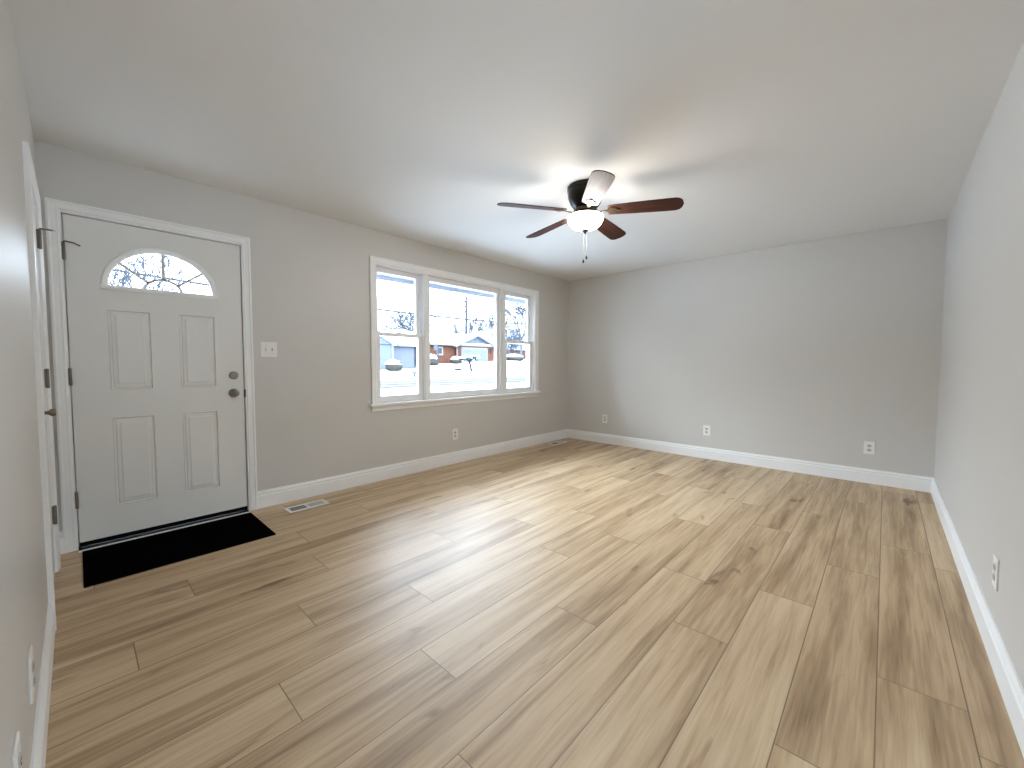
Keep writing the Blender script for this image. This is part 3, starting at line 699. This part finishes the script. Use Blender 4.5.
def tree(name, x, y, trunk, r, depth, kids, spread, seed, label, mt, up_bias=0.06, first=None, lean=(0, 0)):
    z = ground_z(x, y); rng = random.Random(seed); rmin = 0.0010*y if y > 30 else 0.0085
    t = thing(name, (x, y, z), label, 'tree')
    b = B(); p0 = Vector((x, y, z-0.1)); p1 = Vector((x+lean[0], y+lean[1], z+trunk))
    tube(b, [p0, p0.lerp(p1, 0.5), p1], [r*1.25, r*1.05, r], 8); obj('trunk', b, mt, t, 1.0)
    b = B()
    for k in range(kids+1):
        a = 2*PI*k/(kids+1)+rng.uniform(-.4, .4)
        grow(b, p1 - Vector((0, 0, 0.05)), Vector((math.cos(a)*spread, math.sin(a)*spread, 1)).normalized(), first or trunk*0.7, r*0.7, depth, spread, kids, up_bias, rng, rmin)
    obj('branches', b, mt, t, 1.0)
    return t
tree('bare_tree', 0.95, 13.0, 1.9, 0.05, 3, 4, 0.6, 3, 'bare tree close to the house seen through the half-round door window', M['bark_snowy'], first=1.25)
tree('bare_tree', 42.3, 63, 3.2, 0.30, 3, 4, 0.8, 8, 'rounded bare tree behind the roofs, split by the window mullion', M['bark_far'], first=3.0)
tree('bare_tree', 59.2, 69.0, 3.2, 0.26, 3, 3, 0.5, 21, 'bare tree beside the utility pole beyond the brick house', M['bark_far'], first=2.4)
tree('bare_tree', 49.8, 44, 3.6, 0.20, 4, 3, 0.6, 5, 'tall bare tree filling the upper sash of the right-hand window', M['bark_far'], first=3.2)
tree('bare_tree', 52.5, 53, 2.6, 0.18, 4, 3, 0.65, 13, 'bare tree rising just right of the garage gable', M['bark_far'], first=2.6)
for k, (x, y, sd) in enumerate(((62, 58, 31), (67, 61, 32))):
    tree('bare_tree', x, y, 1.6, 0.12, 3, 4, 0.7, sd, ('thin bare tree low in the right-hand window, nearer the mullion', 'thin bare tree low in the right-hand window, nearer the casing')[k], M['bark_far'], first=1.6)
# small ornamental tree with snow on its flat crown
x, y = 27.3, 31.0; z = ground_z(x, y); rng = random.Random(4)
t = thing('ornamental_tree', (x, y, z), 'small flat-topped tree carrying snow on the lawn before the garage', 'tree')
b = B(); tube(b, [(x+0.15, y, z-0.05), (x+0.05, y, z+0.5), (x-0.12, y, z+1.05)], [0.13, 0.11, 0.10], 8); obj('trunk', b, M['bark'], t, 1.0)
b = B(); caps = []
for k in range(11):
    a = 2*PI*k/11+rng.uniform(-.2, .2); R_ = rng.uniform(0.7, 1.55)
    p1 = Vector((x-0.12+math.cos(a)*R_*0.5, y+math.sin(a)*R_*0.5, z+1.45+rng.uniform(-.1, .15))); p2 = Vector((x-0.12+math.cos(a)*R_, y+math.sin(a)*R_, z+1.5-0.22*R_+rng.uniform(-.1, .2)))
    tube(b, [(x-0.12, y, z+1.0), p1, p2], [0.06, 0.045, 0.03], 5); caps += [p1, p2, p1.lerp(p2, 0.5)]
    for q in range(4):
        e = p2 + Vector((rng.uniform(-.4, .4), rng.uniform(-.4, .4), rng.uniform(-.35, .1))); tube(b, [p1.lerp(p2, rng.uniform(.4, 1)), e], [0.032, 0.022], 4); caps.append(e) if q == 0 else None
obj('branches', b, M['bark'], t, 1.0)
b = B()
for p in caps:
    r_ = bmesh.ops.create_icosphere(b, subdivisions=1, radius=rng.uniform(0.08, 0.17)); bmesh.ops.scale(b, verts=r_['verts'], vec=(1, 1, 0.38)); bmesh.ops.translate(b, verts=r_['verts'], vec=p+Vector((0, 0, 0.08)))
tag(obj('snow_load', b, M['snow'], t, 3.2), kind='stuff')

# shrubs
def shrub(x, y, rx, rz_, label, snow=True, seed=0):
    rng = random.Random(seed); z = ground_z(x, y)
    t = thing('shrub', (x, y, z), label, 'shrub')
    b = B(); r_ = bmesh.ops.create_icosphere(b, subdivisions=3, radius=1.0)
    for v in b.verts: v.co *= 1 + rng.uniform(-.09, .09)
    bmesh.ops.scale(b, verts=b.verts, vec=(rx, rx*0.9, rz_)); bmesh.ops.translate(b, verts=b.verts, vec=(x, y, z+rz_*0.8)); obj('twigs', b, M['bush'], t, 3.2)
    b = B(); bmesh.ops.create_icosphere(b, subdivisions=3, radius=1.0)
    bmesh.ops.delete(b, geom=[v for v in b.verts if v.co.z < 0.1], context='VERTS')
    for v in b.verts: v.co *= 1.05 + rng.uniform(-.05, .05)
    bmesh.ops.scale(b, verts=b.verts, vec=(rx, rx*0.9, rz_)); bmesh.ops.translate(b, verts=b.verts, vec=(x-0.05, y, z+rz_*0.8)); obj('snow_cap', b, M['snow'], t, 3.2)
shrub(21.3, 35.5, 0.85, 0.62, 'rounded snow-capped shrub in front of the pale grey house', seed=1)
shrub(33.7, 41.0, 0.8, 0.55, 'snowy shrub at the brick corner left of the garage door', seed=2)
shrub(29.6, 40.8, 0.9, 0.75, 'snowy shrub against the brick wall at the left edge of the centre pane', seed=3)
shrub(27.5, 33.2, 0.45, 0.2, 'low snow-covered shrub on the lawn left of the small tree', seed=4)
for k, (x, y) in enumerate(((47.2, 43.0), (53.5, 49.5))):
    shrub(x, y, 1.5, 0.6, ('low snowy hedge shrub in the lower right sash, nearer the mullion', 'low snowy hedge shrub in the lower right sash, nearer the casing')[k], seed=6+k)

# dark board on a post, mailbox, utility pole, wires
x, y = 24.0, 32.0; z = ground_z(x, y)
t = thing('sign_post', (x, y, z), 'thin post carrying a dark board on the snowy lawn before the brick wall', 'post')
b = B(); tube(b, [(x, y, z-0.1), (x, y, z+2.75)], 0.06, 8); obj('post', b, M['pole'], t, 1.0)
b = B(); box(b, x-0.52, x+0.02, y-0.05, y-0.02, z+2.15, z+2.62, 0.01); obj('board', b, M['dark_board'], t)
x, y = 17.9, 26.9; z = ground_z(x, y)
t = thing('mailbox', (x, y, z), 'dark mailbox on a short post at the far edge of the street', 'mailbox')
b = B(); box(b, x-0.05, x+0.05, y-0.05, y+0.05, z-0.1, z+0.30); obj('post', b, M['pole'], t)
b = B(); prism(b, [(x-0.11, z+0.28), (x+0.11, z+0.28), (x+0.11, z+0.42)] + [(x+0.11*math.cos(a), z+0.42+0.1*math.sin(a)) for a in [PI*k/8 for k in range(1, 8)]] + [(x-0.11, z+0.42)], lambda u, v: (u, y-0.26, v), lambda u, v: (u, y+0.26, v)); obj('box', b, M['dark_board'], t)
x, y = 57.0, 66.0; z = ground_z(x, y); zt = CAM_H + 0.2177*y
t = thing('utility_pole', (x, y, z), 'tall utility pole with three short crossarms beyond the brick house', 'utility pole')
b = B(); tube(b, [(x, y, z-0.5), (x, y, zt)], [0.32, 0.22], 10); obj('pole', b, M['pole'], t, 1.0)
for dz in (1.25, 2.3, 3.4):
    b = B(); box(b, x-1.05, x+0.25, y-0.12, y+0.05, zt-dz-0.13, zt-dz+0.13); obj('crossarm', b, M['pole'], t)
def wire(pts, r, label):
    b = B(); (xa, ya, za), (xb, yb, zb), sag = pts; n_ = 24
    tube(b, [(xa+(xb-xa)*i/n_, ya+(yb-ya)*i/n_, za+(zb-za)*i/n_-sag*4*(i/n_)*(1-i/n_)) for i in range(n_+1)], r, 5)
    tag(obj('power_line', b, M['pole']), label, 'cable', 'overhead power lines')
wy = 17.0
wire(((-16, wy, CAM_H+0.260*wy), (42, wy, CAM_H+0.260*wy), 2.0), 0.042, 'single dark cable crossing above the near edge of the street')
for k, dz in enumerate((1.25, 2.3, 3.4)):
    wire(((x+0.27, y, zt-dz), (x+40, y-12, zt-dz+0.6), 0.8), 0.06, ('upper faint cable running right from the utility pole', 'middle faint cable running right from the utility pole', 'lower faint cable running right from the utility pole')[k])
